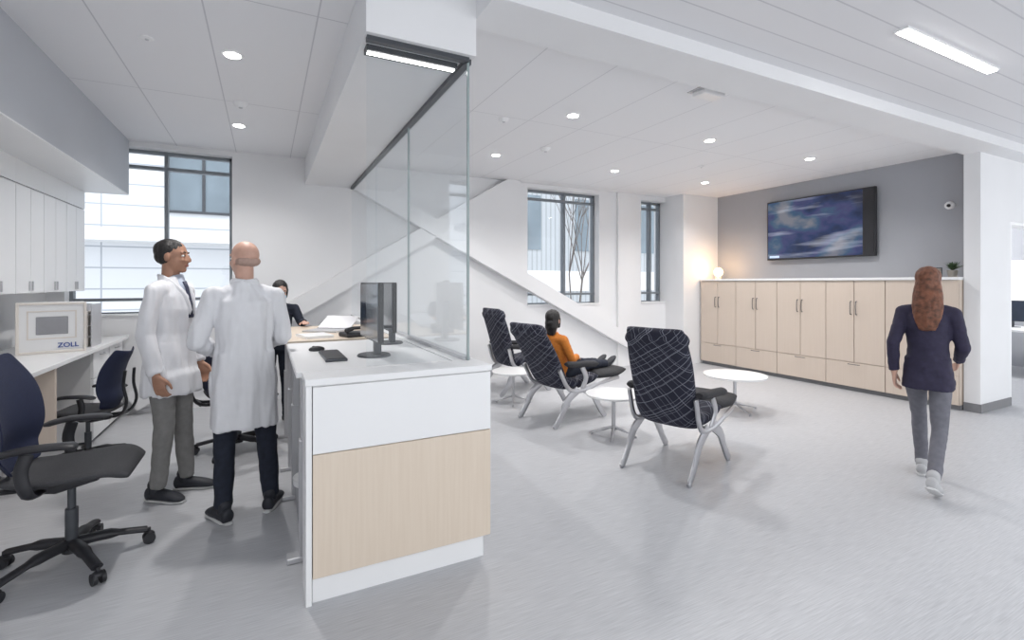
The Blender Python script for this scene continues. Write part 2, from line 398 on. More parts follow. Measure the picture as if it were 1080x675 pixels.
# ---------------------------------------------------------------- reception end unit
r=root('reception_counter',(.165,2.42,0),0,'white reception counter end with light wood lower panel','counter')
box('countertop',(-.004,-.012,1.02),(.94,.2,1.052),M_white,r,bev=.003)
box('body',(.03,.012,.12),(.92,.19,1.02),M_white,r)
box('side_panel',(0,-.004,0),(.026,.2,1.02),M_white,r,bev=.002)
box('upper_panel',(.03,-.002,.70),(.935,.012,1.012),M_white,r,bev=.002)
box('wood_panel',(.03,-.002,.12),(.935,.012,.695),M_wood,r,bev=.002,label='light wood grain panel')
box('plinth',(.03,.02,0),(.90,.19,.12),M_white,r)
r=root('low_partition',(.98,2.63,0),0,'white low partition with narrow ledge carrying the glass screen','partition')
box('partition_wall',(0,0,0),(.09,4.2,1.02),M_white,r)
box('ledge',(-.02,0,1.02),(.12,4.2,1.05),M_white,r)
r=root('glass_screen',(1.04,2.6,1.052),0,'frameless clear glass screen rising from the counter to bulkhead','glass screen')
H=2.79-1.052
box('front_pane',(-.57,-.006,.01),(0,.006,H),M_glass,r)
for (a,b) in ((.02,1.3),(1.306,2.6),(2.606,4.2)):
    box('side_pane',(-.006,a,.012),(.006,b,H-.02),M_glass,r)
box('top_rail',(-.02,.0,H-.03),(.02,4.2,H),M_dark,r)
box('front_top_rail',(-.57,-.02,H-.025),(.0,.02,H),M_dark,r)
box('bottom_rail',(-.02,.01,-.002),(.02,4.2,.02),M_silver,r)
M_edge=mat('glass_edge',(.30,.36,.36),.2,var=.05)
box('corner_edge',(-.006,-.007,0),(.006,.006,H),M_edge,r)
box('pane_joint',(-.007,1.299,.02),(.007,1.307,H-.03),M_edge,r)
# ---------------------------------------------------------------- standing desks
def desk(loc,w,l,z,label,topm,edge):
    r=root('standing_desk',loc,0,label,'desk')
    box('desktop',(0,0,z-.03),(w,l,z),topm,r,bev=.003)
    box('edge_band',(-.004,0,z-.03),(0,l,z-.002),edge,r)
    for y in (.22,l-.22):
        x0=.02
        bm=bmesh.new(); bb(bm,(x0,y-.035,.03),(x0+.06,y+.035,z-.4)); bb(bm,(x0+.008,y-.027,.3),(x0+.052,y+.027,z-.03)); mk('leg',bm,M_silver,r,bev=.004)
        bm=bmesh.new(); bb(bm,(w-.12,y-.035,.03),(w-.06,y+.035,z-.4)); bb(bm,(w-.112,y-.027,.3),(w-.068,y+.027,z-.03)); mk('leg',bm,M_silver,r,bev=.004)
        box('foot',(-.04,y-.04,0),(w-.03,y+.04,.03),M_silver,r,bev=.006)
        box('support_bar',(.05,y-.02,z-.06),(w-.06,y+.02,z-.03),M_silver,r)
    return r
desk((.14,2.64,0),.81,1.28,1.05,'white height-adjustable desk with silver legs beside the counter',M_white,M_white)
desk((.14,4.05,0),.81,1.35,1.05,'light wood height-adjustable desk with silver legs',M_wood,M_wood)
def monitor(loc,rot,label):
    r=root('computer_monitor',loc,rot,label,'monitor')
    box('screen_housing',(-.02,-.26,.1),(.012,.26,.45),M_black,r,bev=.006)
    box('display',(.012,-.25,.11),(.014,.25,.44),mat('dark_display',(.03,.04,.06),.1,var=.1),r)
    bm=bmesh.new(); bb(bm,(-.06,-.03,.008),(-.02,.03,.3)); mk('monitor_stand',bm,M_dark,r,bev=.005)
    bm=bmesh.new(); loft(bm,[(-.02,0,0),(-.02,0,.01)],[(.1,.12),(.095,.115)],24); mk('monitor_base',bm,M_dark,r,True)
    return r
monitor((.575,3.04,1.05),PI+.02,'black flat computer monitor on stand, turned towards the aisle')
monitor((.80,3.62,1.05),PI-.02,'second black computer monitor standing behind the first')
r=root('keyboard',(.36,3.1,1.05),PI/2,'slim black keyboard on white desk','keyboard')
box('keyboard_body',(-.2,-.06,0),(.2,.06,.015),M_dark,r,bev=.004)
box('key_bed',(-.19,-.05,.015),(.19,.05,.019),M_black,r)
r=root('computer_mouse',(.3,3.42,1.05),0,'small black computer mouse on white desk','mouse')
bm=bmesh.new(); ell(bm,(0,0,.01),(.05,.03,.022))
for v in bm.verts: v.co.z=max(0,v.co.z)
mk('mouse_body',bm,M_black,r,True)
bm=bmesh.new(); ell(bm,(-.02,0,.028),(.01,.004,.006)); mk('scroll_wheel',bm,M_dark,r,True)
r=root('laptop',(.50,4.75,1.05),.9,'thin silver laptop open on the wooden desk','laptop')
box('laptop_base',(-.12,-.17,0),(.12,.17,.016),M_silver,r,bev=.003)
bm=bmesh.new(); loft(bm,[(.12,-.17,.016),(.12,.17,.016)],.006,8); mk('hinge',bm,M_dark,r)
o=box('laptop_lid',(0,-.17,0),(.008,.17,.2),M_silver,r,bev=.003); o.location=(.12,0,.018); o.rotation_euler=(0,1.0,0)
r=root('desk_phone',(.66,4.2,1.05),.3,'black desk telephone with handset on wooden desk','telephone')
bm=bmesh.new(); bb(bm,(-.1,-.09,0),(.1,.09,.04)); mk('phone_body',bm,M_black,r,bev=.015)
bm=bmesh.new(); limb(bm,[(-.09,-.06,.06),(-.03,-.06,.075),(.03,-.06,.075),(.09,-.06,.06)],[.022,.014,.014,.022]); mk('handset',bm,M_black,r,True)
r=root('paper_stack',(.36,4.3,1.05),.2,'small stack of white paper on wooden desk','paper')
box('sheets',(-.11,-.15,0),(.11,.15,.02),M_whitegloss,r); box('top_sheet',(-.1,-.15,.02),(.115,.145,.021),M_white,r)
r=root('wastebasket',(.27,3.28,0),0,'grey round wastebasket with white liner under the desk','bin')
bm=bmesh.new(); loft(bm,[(0,0,0),(0,0,.28)],[.09,.115],28); mk('bin_body',bm,mat('bin_grey',(.35,.35,.37),.6,var=.05),r,True)
bm=bmesh.new(); loft(bm,[(0,0,.25),(0,0,.29)],[.118,.121],28); mk('liner',bm,M_white,r,True)
# ---------------------------------------------------------------- left counter and cabinets
r=root('long_worktop',(-2.098,3.4,0),0,'long white worktop along the wall with wood supports','counter')
box('countertop',(0,0,.865),(.72,3.45,.9),M_whitegloss,r,bev=.003)
box('support_panel',(.02,1.35,.28),(.70,1.39,.865),M_wood2,r,label='pale beige wood laminate panel')
box('support_leg',(.3,1.355,0),(.4,1.385,.28),M_silver,r)
box('modesty_panel',(.02,0,.3),(.05,3.4,.865),M_wood2,r)
r=root('drawer_unit',(-1.44,5.75,0),0,'white drawer pedestal with six drawers under the worktop','drawers')
box('body',(-.55,0,.03),(0,1.05,.863),M_white,r)
for k in range(2):
    for j,(z0,z1) in enumerate(((.05,.33),(.34,.6),(.61,.85))):
        d=box('drawer',(0,.01+k*.52,z0),(.018,.51+k*.52,z1),M_white,r,bev=.003)
        bm=bmesh.new(); yy=.26+k*.52; loft(bm,bez([(.018,yy-.06,z1-.04),(.04,yy-.05,z1-.04),(.04,yy+.05,z1-.04),(.018,yy+.06,z1-.04)],3),.005,8); mk('handle',bm,M_silver,d,True)
box('foot',(-.5,.05,0),(-.02,1.0,.03),M_dark,r)
first=None
for i in range(7):
    y0=3.02+i*.55
    if first is None:
        r=root('hanging_cabinet',(-1.77,y0,1.41),0,'white wall-hung cabinet with two flat doors','cabinet','row of white wall cabinets')
        box('body',(-.33,0,0),(-.02,.548,1.085),M_white,r)
        for k in (0,1):
            d=box('door',(-.018,.004+k*.274,0),(0,.270+k*.274,.883),M_white,r,bev=.003)
            box('handle',(0,.235+k*.056,.02),(.012,.245+k*.056,.1),M_silver,d)
        box('filler_panel',(-.018,0,.893),(0,.548,1.085),M_white,r)
        first=r
    else: dup(first,(-1.77,y0,1.41))
M_cream=mat('cream_plastic',(.74,.69,.64),.5,var=.03)
r=root('medical_equipment_box',(-1.62,5.45,.9),math.radians(18),'white equipment box with beige rim and blue lettering on worktop','medical device')
box('case',(-.22,0,0),(.22,.2,.43),M_white,r,bev=.012)
boxes('rim',[((-.22,-.02,0),(-.20,0,.43)),((.20,-.02,0),(.22,0,.43)),((-.20,-.02,.41),(.20,0,.43)),((-.20,-.02,0),(.20,0,.02))],M_cream,r,bev=.004)
boxes('inner_frame',[((-.155,-.008,.12),(-.145,0,.36)),((.145,-.008,.12),(.155,0,.36)),((-.145,-.008,.35),(.145,0,.36)),((-.145,-.008,.12),(.145,0,.13))],M_cream,r)
box('display_panel',(-.10,-.010,.16),(.10,0,.31),mat('grey_panel',(.26,.26,.28),.3,var=.08),r,bev=.004)
text('lettering','ZOLL',.055,mat('blue_letter',(.03,.07,.28),.5,var=.05),r,(.10,-.012,.045),(PI/2,0,0))
r=root('file_organizer',(-1.62,5.9,.9),0,'grey wire mesh file organizer holding papers on worktop','file holder')
l=[]
for i in range(6):
    l.append(((-.2+i*.076,-.15,0),(-.194+i*.076,.15,.4)))
for k in range(5): l.append(((-.2,-.155,k*.1),(.19,-.15,k*.1+.006)))
boxes('dividers',l,M_silver,r)
for i in range(5): box('folder',(-.185+i*.076,-.13,.006),(-.15+i*.076,.13,.32+.01*(i%3)),M_whitegloss if i%2 else M_cream,r)
# ---------------------------------------------------------------- office chairs
M_seat=mat('dark_grey_seat_fabric',(.045,.045,.05),.8,var=.2,vs=150,bump=.2,bs=300)
def office_chair(loc,rot,label,up=.03):
    r=root('office_chair',loc,rot,label,'office chair')
    bm=bmesh.new(); cyl(bm,(0,0,.07),(0,0,.14),.04,.032,20); mk('hub',bm,M_black,r,True)
    for i in range(5):
        a=i*2*PI/5+.25; d=V((math.cos(a),math.sin(a),0)); sd=V((-d.y,d.x,0))
        bm=bmesh.new(); loft(bm,bez([d*.03+V((0,0,.115)),d*.16+V((0,0,.11)),d*.32+V((0,0,.08))],4),[(.032,.026)]*5+[(.026,.016)]*4,12,side=sd); mk('base_arm',bm,M_black,r,True)
        c=d*.33
        bm=bmesh.new()
        for s_ in (-1,1):
            q=c+sd*.018*s_; cyl(bm,q-sd*.009+V((0,0,.03)),q+sd*.009+V((0,0,.03)),.03,.03,20)
        cyl(bm,c+V((0,0,.03)),c+V((0,0,.085)),.009); ell(bm,c+V((0,0,.048)),(.028,.028,.018))
        mk('caster',bm,M_black,r,True)
    bm=bmesh.new(); cyl(bm,(0,0,.12),(0,0,.3),.028); cyl(bm,(0,0,.28),(0,0,.46),.018); mk('gas_cylinder',bm,M_dark,r,True)
    U=lambda L:[(p[0],p[1]+up) for p in L]
    W=lambda L:[(p[0],p[1],p[2]+up) for p in L]
    bm=bmesh.new(); loft(bm,W([(-.17,0,.42),(-.05,0,.41),(.12,0,.43)]),[(.06,.03),(.09,.038),(.07,.02)],12,side=V((0,1,0)),pw=.6); mk('tilt_mechanism',bm,M_black,r,True)
    bm=bmesh.new(); sheet(bm,U([(-.24,.49),(-.1,.475),(.1,.485),(.2,.485),(.28,.445)]),[.2,.25,.265,.26,.21],.055,cup=.012); mk('seat',bm,M_seat,r,True,sub=1,ang=180)
    bm=bmesh.new(); sheet(bm,U([(-.235,.5),(-.27,.61),(-.25,.73),(-.285,.9),(-.37,1.07)]),[.17,.22,.25,.25,.18],.02,cup=-.07); mk('backrest',bm,M_navy,r,True,sub=1,ang=180)
    bm=bmesh.new()
    for y in (-.1,.1): loft(bm,bez(W([(-.1,y*.5,.42),(-.3,y*.8,.44),(-.37,y,.56),(-.345,y,.73),(-.355,y*.9,.88)]),4),[(.02,.013)]*17,10,side=V((0,1,0)))
    loft(bm,W([(-.3,-.09,.44),(-.3,.09,.44)]),.016,10)
    mk('back_frame',bm,M_black,r,True)
    for s_ in (-1,1):
        bm=bmesh.new(); loft(bm,bez(W([(-.08,s_*.16,.43),(-.08,s_*.29,.46),(-.1,s_*.305,.57),(-.08,s_*.3,.66)]),4),[(.028,.014)]*13,10,side=V((1,0,0))); mk('arm_post',bm,M_black,r,True)
        bm=bmesh.new(); loft(bm,bez(W([(-.2,s_*.29,.66),(-.1,s_*.3,.68),(.04,s_*.295,.68),(.1,s_*.28,.67)]),4),[(.025,.01)]+[(.046,.016)]*11+[(.02,.01)],14,side=V((0,1,0))); mk('armrest',bm,M_black,r,True)
    return r
oc=office_chair((-.92,3.36,0),math.radians(0),'dark blue mesh-back office chair with black seat and five-star base')
c2=dup(oc,(-1.32,5.2,0),math.radians(168),'black office chair with open arms pulled up to wall worktop')
c2.scale=(.84,.84,.84)
dup(oc,(-.22,4.98,0),math.radians(15),'black office chair standing behind the people in white coats')
# ---------------------------------------------------------------- recliners
def recliner(loc,rot,label,rec=0,ll=0):
    r=root('recliner_chair',loc,rot,label,'recliner','plaid recliners in the waiting area')
    f=lambda x,z:(x-rec*(z-.4),z-rec*.45*(z-.4))
    bm=bmesh.new(); sheet(bm,[f(-.13,.36),f(-.2,.5),f(-.25,.7),f(-.31,.9),f(-.40,1.15)],[.24,.26,.265,.265,.24],.13,cup=-.012); mk('backrest',bm,M_plaid,r,True,sub=1,ang=180)
    bm=bmesh.new(); sheet(bm,[f(-.315,.98),f(-.345,1.05),f(-.375,1.125)],[.2,.268,.235],.16); mk('headrest',bm,M_plaid,r,True,sub=1,ang=180)
    bm=bmesh.new(); sheet(bm,[(-.2,.43),(0,.40),(.18,.42),(.33,.45)],[.25,.26,.26,.25],.13,cup=.01); mk('seat',bm,M_plaid,r,True,sub=1,ang=180)
    bm=bmesh.new(); sheet(bm,[(.335,.455),(.46+ll*.3,.45),(.6+ll*.7,.445),(.78+ll,.47)],[.245,.255,.255,.22],.10); mk('leg_rest',bm,M_blackfab,r,True,sub=1,ang=180)
    for s_ in (-1,1):
        y=s_*.28
        for q in (-1,1):
            bm=bmesh.new(); loft(bm,bez([(q*.40,y,.010),(q*.37,y,.03),(q*.29,y,.13),(q*.20,y,.27),(q*.05,y,.36)],4),[(.022,.011)]+[(.026,.012)]*3+[(.034,.012)]*6+[(.044,.012)]*7,12,side=V((1,0,.6*q)),pw=.55); mk('leg',bm,M_chrome,r,True)
        a0=f(-.27,.62)
        bm=bmesh.new(); loft(bm,bez([(a0[0],y,a0[1]),(-.18,y,.38),(.04,y,.345),(.28,y,.385),(.60+ll,y*.85,.40)],5),[(.016,.024)]*21,10,side=V((0,1,0))); mk('side_rail',bm,M_chrome,r,True)
        bm=bmesh.new(); loft(bm,bez([(.02,y,.36),(.06,y*1.06,.48),(-.0,y*1.06,.60)],5),[(.034,.013)]*11,10,side=V((1,0,0))); mk('arm_support',bm,M_chrome,r,True)
        bm=bmesh.new(); loft(bm,bez([(-.24,y*1.05,.65),(-.1,y*1.06,.635),(.08,y*1.06,.625),(.24,y*1.05,.61)],4),[(.03,.016)]+[(.044,.032)]*11+[(.028,.016)],14,side=V((0,1,0))); mk('armrest',bm,M_blackfab,r,True)
    bm=bmesh.new(); cyl(bm,(0,-.28,.345),(0,.28,.345),.014,seg=12); mk('cross_bar',bm,M_chrome,r,True)
    return r
rc=recliner((3.03,2.95,0),math.radians(19),'empty navy plaid recliner with chrome legs beside larger round table')
recliner((2.95,4.55,0),math.radians(12),'navy plaid recliner with chrome legs, occupied by seated person',.24,.08)
dup(rc,(3.12,6.02,0),math.radians(4),'navy plaid recliner with chrome legs beside the window wall')
# ---------------------------------------------------------------- round tables
def table(loc,R,z,rot,label):
    r=root('side_table',loc,rot,label,'table','round white side tables')
    bm=bmesh.new(); loft(bm,[(0,0,z-.022),(0,0,z-.004),(0,0,z)],[R*.975,R,R*.99],48); mk('tabletop',bm,M_whitegloss,r,True)
    bm=bmesh.new(); cyl(bm,(0,0,.06),(0,0,z-.02),.02,seg=20); loft(bm,[(0,0,z-.06),(0,0,z-.022)],[.02,.09],20); mk('pedestal',bm,M_chrome,r,True)
    for i in range(4):
        a=i*PI/2+PI/4; d=V((math.cos(a),math.sin(a),0))
        bm=bmesh.new(); loft(bm,bez([d*.015+V((0,0,.09)),d*.1+V((0,0,.06)),d*R*.8+V((0,0,.016))],4),[(.014,.014)]*5+[(.012,.008)]*4,10,side=V((-d.y,d.x,0)))
        cyl(bm,d*R*.78,d*R*.78+V((0,0,.016)),.012); mk('base_leg',bm,M_chrome,r,True)
    return r
table((3.03,3.76,0),.27,.42,0,'round white side table with chrome pedestal between two recliners')
table((2.76,5.38,0),.27,.40,.3,'round white side table with chrome pedestal near the window wall')
table((4.92,3.88,0),.35,.42,.5,'larger round white side table with chrome pedestal on open floor')
# ---------------------------------------------------------------- side room furniture
r=root('office_desk',(10.9,2.9,0),0,'white office desk against wall in the adjoining room','desk')
box('desktop',(-.4,0,.72),(.7,1.6,.75),M_white,r); 
for x_,y_ in ((-.38,.02),(.64,.02),(-.38,1.54),(.64,1.54)): box('leg',(x_,y_,0),(x_+.04,y_+.04,.72),M_silver,r)
monitor((11.2,3.45,.75),PI,'black computer monitor on desk in the adjoining room')
# ---------------------------------------------------------------- people
SK1=mat('skin_tan',(.38,.20,.13),.5,var=.06,vs=20); SK2=mat('skin_light',(.58,.35,.27),.5,var=.06,vs=20)
M_coat=mat('white_coat_cotton',(.76,.76,.785),.85,var=.02,vs=20,bump=.15,bs=300)
M_eye=mat('eye_white',(.8,.8,.78),.2,var=.01); M_iris=mat('iris_dark',(.03,.02,.015),.2,var=.1)
M_blackhair=mat('black_hair',(.012,.01,.01),.5,var=.4,vs=60,bump=.5,bs=120)
M_auburn=mat('auburn_hair',(.15,.055,.028),.55,var=.5,vs=30)
M_greyhair=mat('cropped_grey_hair',(.42,.29,.24),.8,var=.06,vs=80)
M_lip=mat('lips',(.40,.16,.13),.5,var=.05)
M_greytr=mat('taupe_grey_trousers',(.22,.215,.21),.85,var=.08,vs=30); M_navytr=mat('navy_trousers',(.012,.016,.03),.85,var=.2,vs=30)
M_shoe=mat('dark_trainers',(.02,.022,.03),.6,var=.2); M_sole=mat('pale_sole',(.6,.6,.6),.6,var=.05)
def hand(bm,w,d,n,t,s=1,curl=.5):
    w=V(w); d=V(d).normalized(); n=V(n); n=(n-d*n.dot(d)).normalized(); t=V(t); t=(t-d*t.dot(d)-n*t.dot(n)).normalized()
    loft(bm,[w-d*.03,w,w+d*.03,w+d*.07,w+d*.095],[(.026,.02),(.027,.019),(.036,.017),(.041,.015),(.036,.011)],14,side=t)
    for i,l in enumerate((.068,.078,.072,.056)):
        p=w+d*.09+t*(.031-.0205*i); a=curl*.5; pts=[p-d*.012,p]
        for k,f in enumerate((.45,.32,.26)):
            p=p+(d*math.cos(a)+n*math.sin(a))*l*f*1.05; pts.append(p); a+=curl
        limb(bm,pts,[.0095,.0095,.009,.0083,.0073],seg=8)
    p=w+d*.025+t*.024; limb(bm,[p,p+d*.03+t*.026+n*.008,p+d*.06+t*.036+n*.016,p+d*.082+t*.034+n*.024],[.014,.012,.0105,.0085],seg=8)
def person(label,loc,rot,s,skin,top,bottom,hem,J,hair,hairmat,shoe=M_shoe,coat=False,tname='sweater',mask=False,long_hair=False,slim=1.0,tie=False):
    r=root('person',loc,rot,label,'person'); r.scale=(s,s,s)
    D=dict(pelvis=(0,0,.97),chest=(0,0,1.3),neck=(0,.0,1.5),head=(0,.02,1.665),hy=0,hp=0,
      hip=[(-.09,0,.93),(.09,0,.93)],kn=[(-.1,.02,.51),(.1,.02,.51)],an=[(-.11,0,.09),(.11,0,.09)],toe=[.15,-.15],fp=[0,0],
      sh=[(-.185,0,1.44),(.185,0,1.44)],el=[(-.25,-.04,1.14),(.25,-.04,1.14)],wr=[(-.24,.08,.90),(.24,.08,.90)],
      hn=[(1,0,0),(-1,0,0)],ht=[(0,1,0),(0,1,0)],hd=[None,None],curl=.45)
    D.update(J)
    pel,che,nk=V(D['pelvis']),V(D['chest']),V(D['neck']); hd=V(D['head'])
    Mh=Matrix.Translation(hd)@Matrix.Rotation(D['hy'],4,'Z')@Matrix.Rotation(D['hp'],4,'X')
    k=slim
    bm=bmesh.new()
    sp=(che-pel).normalized()
    loft(bm,[pel-sp*.06,pel,pel.lerp(che,.5),che,che+(nk-che)*.5,nk],[(.09,.06),(.105,.07),(.09,.06),(.105,.07),(.085,.055),(.056,.053)],18)
    limb(bm,[nk-V((0,0,.03)),hd+V((0,-.015,-.05))],[.054,.053])
    for i in (0,1):
        limb(bm,[D['hip'][i],D['kn'][i],D['an'][i]],[.05,.033,.030])
        sh=V(D['sh'][i])*.86+nk*.14; sh.z-=.02
        limb(bm,[che+(nk-che)*.4,sh],[.05,.026]); limb(bm,[sh,D['el'][i],D['wr'][i]],[.026,.025,.025])
        w=V(D['wr'][i]); d=D['hd'][i] or (w-V(D['el'][i])); hand(bm,w,d,D['hn'][i],D['ht'][i],curl=D['curl'])
    ell(bm,(0,-.012,.03),(.074,.096,.088),Mh,24); ell(bm,(0,.02,-.03),(.060,.074,.082),Mh,24)
    ell(bm,(0,.058,-.09),(.026,.026,.022),Mh); ell(bm,(0,.0,-.065),(.052,.055,.045),Mh)
    limb(bm,[(0,.088,.012),(0,.104,-.018),(0,.104,-.028)],[.008,.012,.013],Mh,10)
    for x in (-1,1):
        ell(bm,(x*.013,.095,-.03),(.009,.01,.008),Mh,10); ell(bm,(x*.076,-.005,-.008),(.009,.02,.031),Mh,12)
        ell(bm,(x*.033,.068,-.025),(.022,.02,.02),Mh,12); ell(bm,(x*.03,.074,.028),(.026,.014,.009),Mh,10)
    body=rm('body',bm,skin,r,.0065,2)
    for x in (-1,1):
        bm=bmesh.new(); ell(bm,(x*.030,.077,.006),(.014,.012,.008),Mh,14); mk('eye',bm,M_eye,r,True,ang=180)
        bm=bmesh.new(); ell(bm,(x*.030,.086,.006),(.007,.005,.007),Mh,12); mk('iris',bm,M_iris,r,True,ang=180)
        bm=bmesh.new(); limb(bm,[(x*.015,.088,.027),(x*.032,.086,.032),(x*.047,.076,.027)],[.003,.004,.003],Mh,8); mk('eyebrow',bm,hairmat,r,True,ang=180)
    if mask:
        bm=bmesh.new(); ell(bm,(0,.045,-.05),(.062,.068,.055),Mh,20); mk('face_mask',bm,mat('pale_blue_mask',(.55,.66,.75),.8,var=.05),r,True,ang=180)
    else:
        bm=bmesh.new(); ell(bm,(0,.089,-.058),(.022,.008,.0045),Mh,12); ell(bm,(0,.088,-.066),(.019,.008,.005),Mh,12); mk('lips',bm,M_lip,r,True,ang=180)
    bm=bmesh.new()
    if hair=='short':
        ell(bm,(0,-.024,.045),(.080,.098,.080),Mh,24); ell(bm,(0,-.040,.0),(.078,.074,.06),Mh,20)
    elif hair=='fringe':
        ell(bm,(0,-.030,-.012),(.0755,.079,.040),Mh,20)
    else:
        ell(bm,(0,-.026,.043),(.085,.100,.09),Mh,24); ell(bm,(0,-.045,-.03),(.082,.078,.09),Mh,20)
        if long_hair:
            loft(bm,[Mh@V((0,-.05,.0)),Mh@V((0,-.07,-.1)),Mh@V((.0,-.10,-.2)),Mh@V((.0,-.115,-.3)),Mh@V((-.0,-.11,-.40))],[(.08,.06),(.095,.055),(.10,.045),(.088,.035),(.05,.015)],18)
        else:
            loft(bm,[Mh@V((0,-.05,.0)),Mh@V((0,-.065,-.08)),Mh@V((0,-.07,-.17))],[(.08,.06),(.085,.055),(.05,.03)],18)
            for x in (-1,1): limb(bm,[Mh@V((x*.066,.01,.02)),Mh@V((x*.07,.0,-.07))],[.022,.016])
    rm('hair',bm,hairmat,r,.008,2,.004,(60,60,2.5))
    bm=bmesh.new(); ell(bm,pel,(.155*k,.115*k,.11)); 
    for i in (0,1):
        hp,kn,an=V(D['hip'][i]),V(D['kn'][i]),V(D['an'][i]); d=(an-kn).normalized()
        loft(bm,[hp,hp.lerp(kn,.5),kn,kn.lerp(an,.35),an-d*.0],[.098*k,.086*k,.068*k,.064*k,.055*k],16); ell(bm,hp,.098*k); ell(bm,kn,.066*k)
    rm('trousers',bm,bottom,r,.011,3,.006,(12,12,9))
    bm=bmesh.new(); e=.018 if coat else .012
    loft(bm,[pel-sp*.04,pel+sp*.02,pel.lerp(che,.5),che,che+(nk-che)*.45,nk-V((0,0,.035)),nk+V((0,0,.02))],
        [((.16+e)*k,.115+e),((.165+e)*k,.115+e),((.15+e)*k,.105+e),((.165+e)*k,.118+e),((.16+e)*k,.105+e),(.10,.085),(.066,.064)],24)
    ks=max(k,.86)
    for i in (0,1):
        sh=V(D['sh'][i]); el_=V(D['el'][i]); wr=V(D['wr'][i]); f=(wr-el_).normalized()
        limb(bm,[nk.lerp(sh,.35)-V((0,0,.05)),sh-V((0,0,.012))],[.072,.063*ks]); limb(bm,[sh-V((0,0,.012)),el_],[.063*ks,.052*ks]); loft(bm,[el_,wr-f*.01],[.052*ks,.043*ks],14)
    if hem is not None:
        q=k if coat else .82
        loft(bm,[V((pel.x,pel.y,pel.z+.1)),V((pel.x,pel.y,pel.z-.08)),V((pel.x,pel.y+.01,(pel.z+hem)/2)),V((pel.x,pel.y+.01,hem))],[(.18*q,.135*q),(.195*q,.155*q),(.202*q,.165*q),(.206*q,.172*q)],28,pw=.85)
    rm(tname,bm,top,r,.010,1,.018 if coat else .007,(15,15,2.4) if coat else (10,10,10))
    if coat:
        bm=bmesh.new()
        for x in (-1,1):
            loft(bm,bez([nk+V((0,-.072,.015)),nk+V((x*.07,-.03,.02)),nk+V((x*.075,.045,-.02)),nk+V((x*.045,.118,-.12)),nk+V((x*.02,.14,-.24))],4),[(.006,.022)]*5+[(.006,.026)]*6+[(.006,.028)]*5+[(.004,.008)],8,side=V((x*1.,.25,0)))
        mk('collar',bm,top,r,True,ang=180)
        for x in (-1,1): 
            bm=bmesh.new(); ell(bm,(pel.x+x*.2*k,pel.y+.03,pel.z-.1),(.012,.06,.085)); mk('pocket',bm,top,r,True,ang=180)
        bm=bmesh.new(); loft(bm,[nk+V((0,.10,-.19)),nk+V((0,.07,-.05)),nk+V((0,.04,.03))],[(.02,.03),(.05,.04),(.05,.04)],14); mk('shirt',bm,mat('pale_shirt',(.5,.55,.65),.8,var=.05),r,True,ang=180)
        if tie:
            bm=bmesh.new(); loft(bm,[nk+V((0,.145,-.26)),nk+V((0,.135,-.16)),nk+V((0,.115,-.05)),nk+V((0,.095,-.01))],[(.03,.006),(.028,.007),(.016,.008),(.02,.014)],10); mk('necktie',bm,mat('dark_tie',(.03,.035,.07),.6,var=.2),r,True,ang=180)
    for i in (0,1):
        an=V(D['an'][i]); yaw=D['toe'][i]; Mf=Matrix.Translation(an)@Matrix.Rotation(yaw,4,'Z')@Matrix.Rotation(D['fp'][i],4,'X')
        bm=bmesh.new(); loft(bm,bez([(0,-.075,-.045),(0,-.03,-.04),(0,.05,-.045),(0,.13,-.055),(0,.195,-.07)],4),[(.026,.028),(.036,.045),(.037,.05),(.036,.05),(.036,.048),(.037,.046),(.038,.044),(.039,.042),(.041,.038),(.043,.036),(.045,.033),(.046,.031),(.045,.028),(.043,.026),(.038,.022),(.03,.017),(.014,.01)],18,side=V((1,0,0)))
        limb(bm,[(0,-.01,-.01),(0,-.02,.025)],[.042,.042])
        for v in bm.verts: v.co.z=max(-.088,v.co.z)
        bmesh.ops.transform(bm,matrix=Mf,verts=bm.verts); so=mk('shoe',bm,shoe,r,True,ang=60)
        bm=bmesh.new(); loft(bm,[(0,-.082,-.080),(0,-.04,-.080),(0,.06,-.080),(0,.13,-.080),(0,.2,-.080)],[(.022,.009),(.040,.01),(.041,.01),(.048,.01),(.02,.009)],14,side=V((1,0,0)),pw=.8)
        bmesh.ops.transform(bm,matrix=Mf,verts=bm.verts); mk('sole',bm,M_sole,so,True)
    return r
person('standing person in white lab coat and grey trousers, dark short hair',(-.60,4.14,0),math.radians(-115),1.01,SK1,M_coat,M_greytr,.72,
  dict(hy=math.radians(8),sh=[(-.172,0,1.44),(.172,0,1.44)],el=[(-.205,-.02,1.14),(.205,-.03,1.14)],wr=[(-.19,.09,.90),(.20,.04,.87)],kn=[(-.09,.03,.51),(.09,.02,.51)],an=[(-.10,.05,.09),(.10,-.02,.09)]),'short',M_blackhair,coat=True,tname='lab_coat',tie=True,slim=.88)
person('standing bald person in long white lab coat, seen from behind',(-.12,3.54,0),math.radians(8),.99,SK2,M_coat,M_navytr,.60,
  dict(hy=math.radians(28),sh=[(-.18,0,1.44),(.18,0,1.44)],el=[(-.26,-.03,1.15),(.235,.02,1.15)],wr=[(-.14,.17,1.06),(.17,.24,1.1)],hd=[(1,.6,0),(-.4,1,0)],hn=[(0,-.3,-1),(0,0,-1)],ht=[(0,1,0),(-1,0,0)],
   kn=[(-.11,.02,.51),(.13,.03,.51)],an=[(-.12,0,.09),(.16,.04,.09)],toe=[.35,-.45]),'fringe',M_greyhair,coat=True,tname='lab_coat',slim=.93)
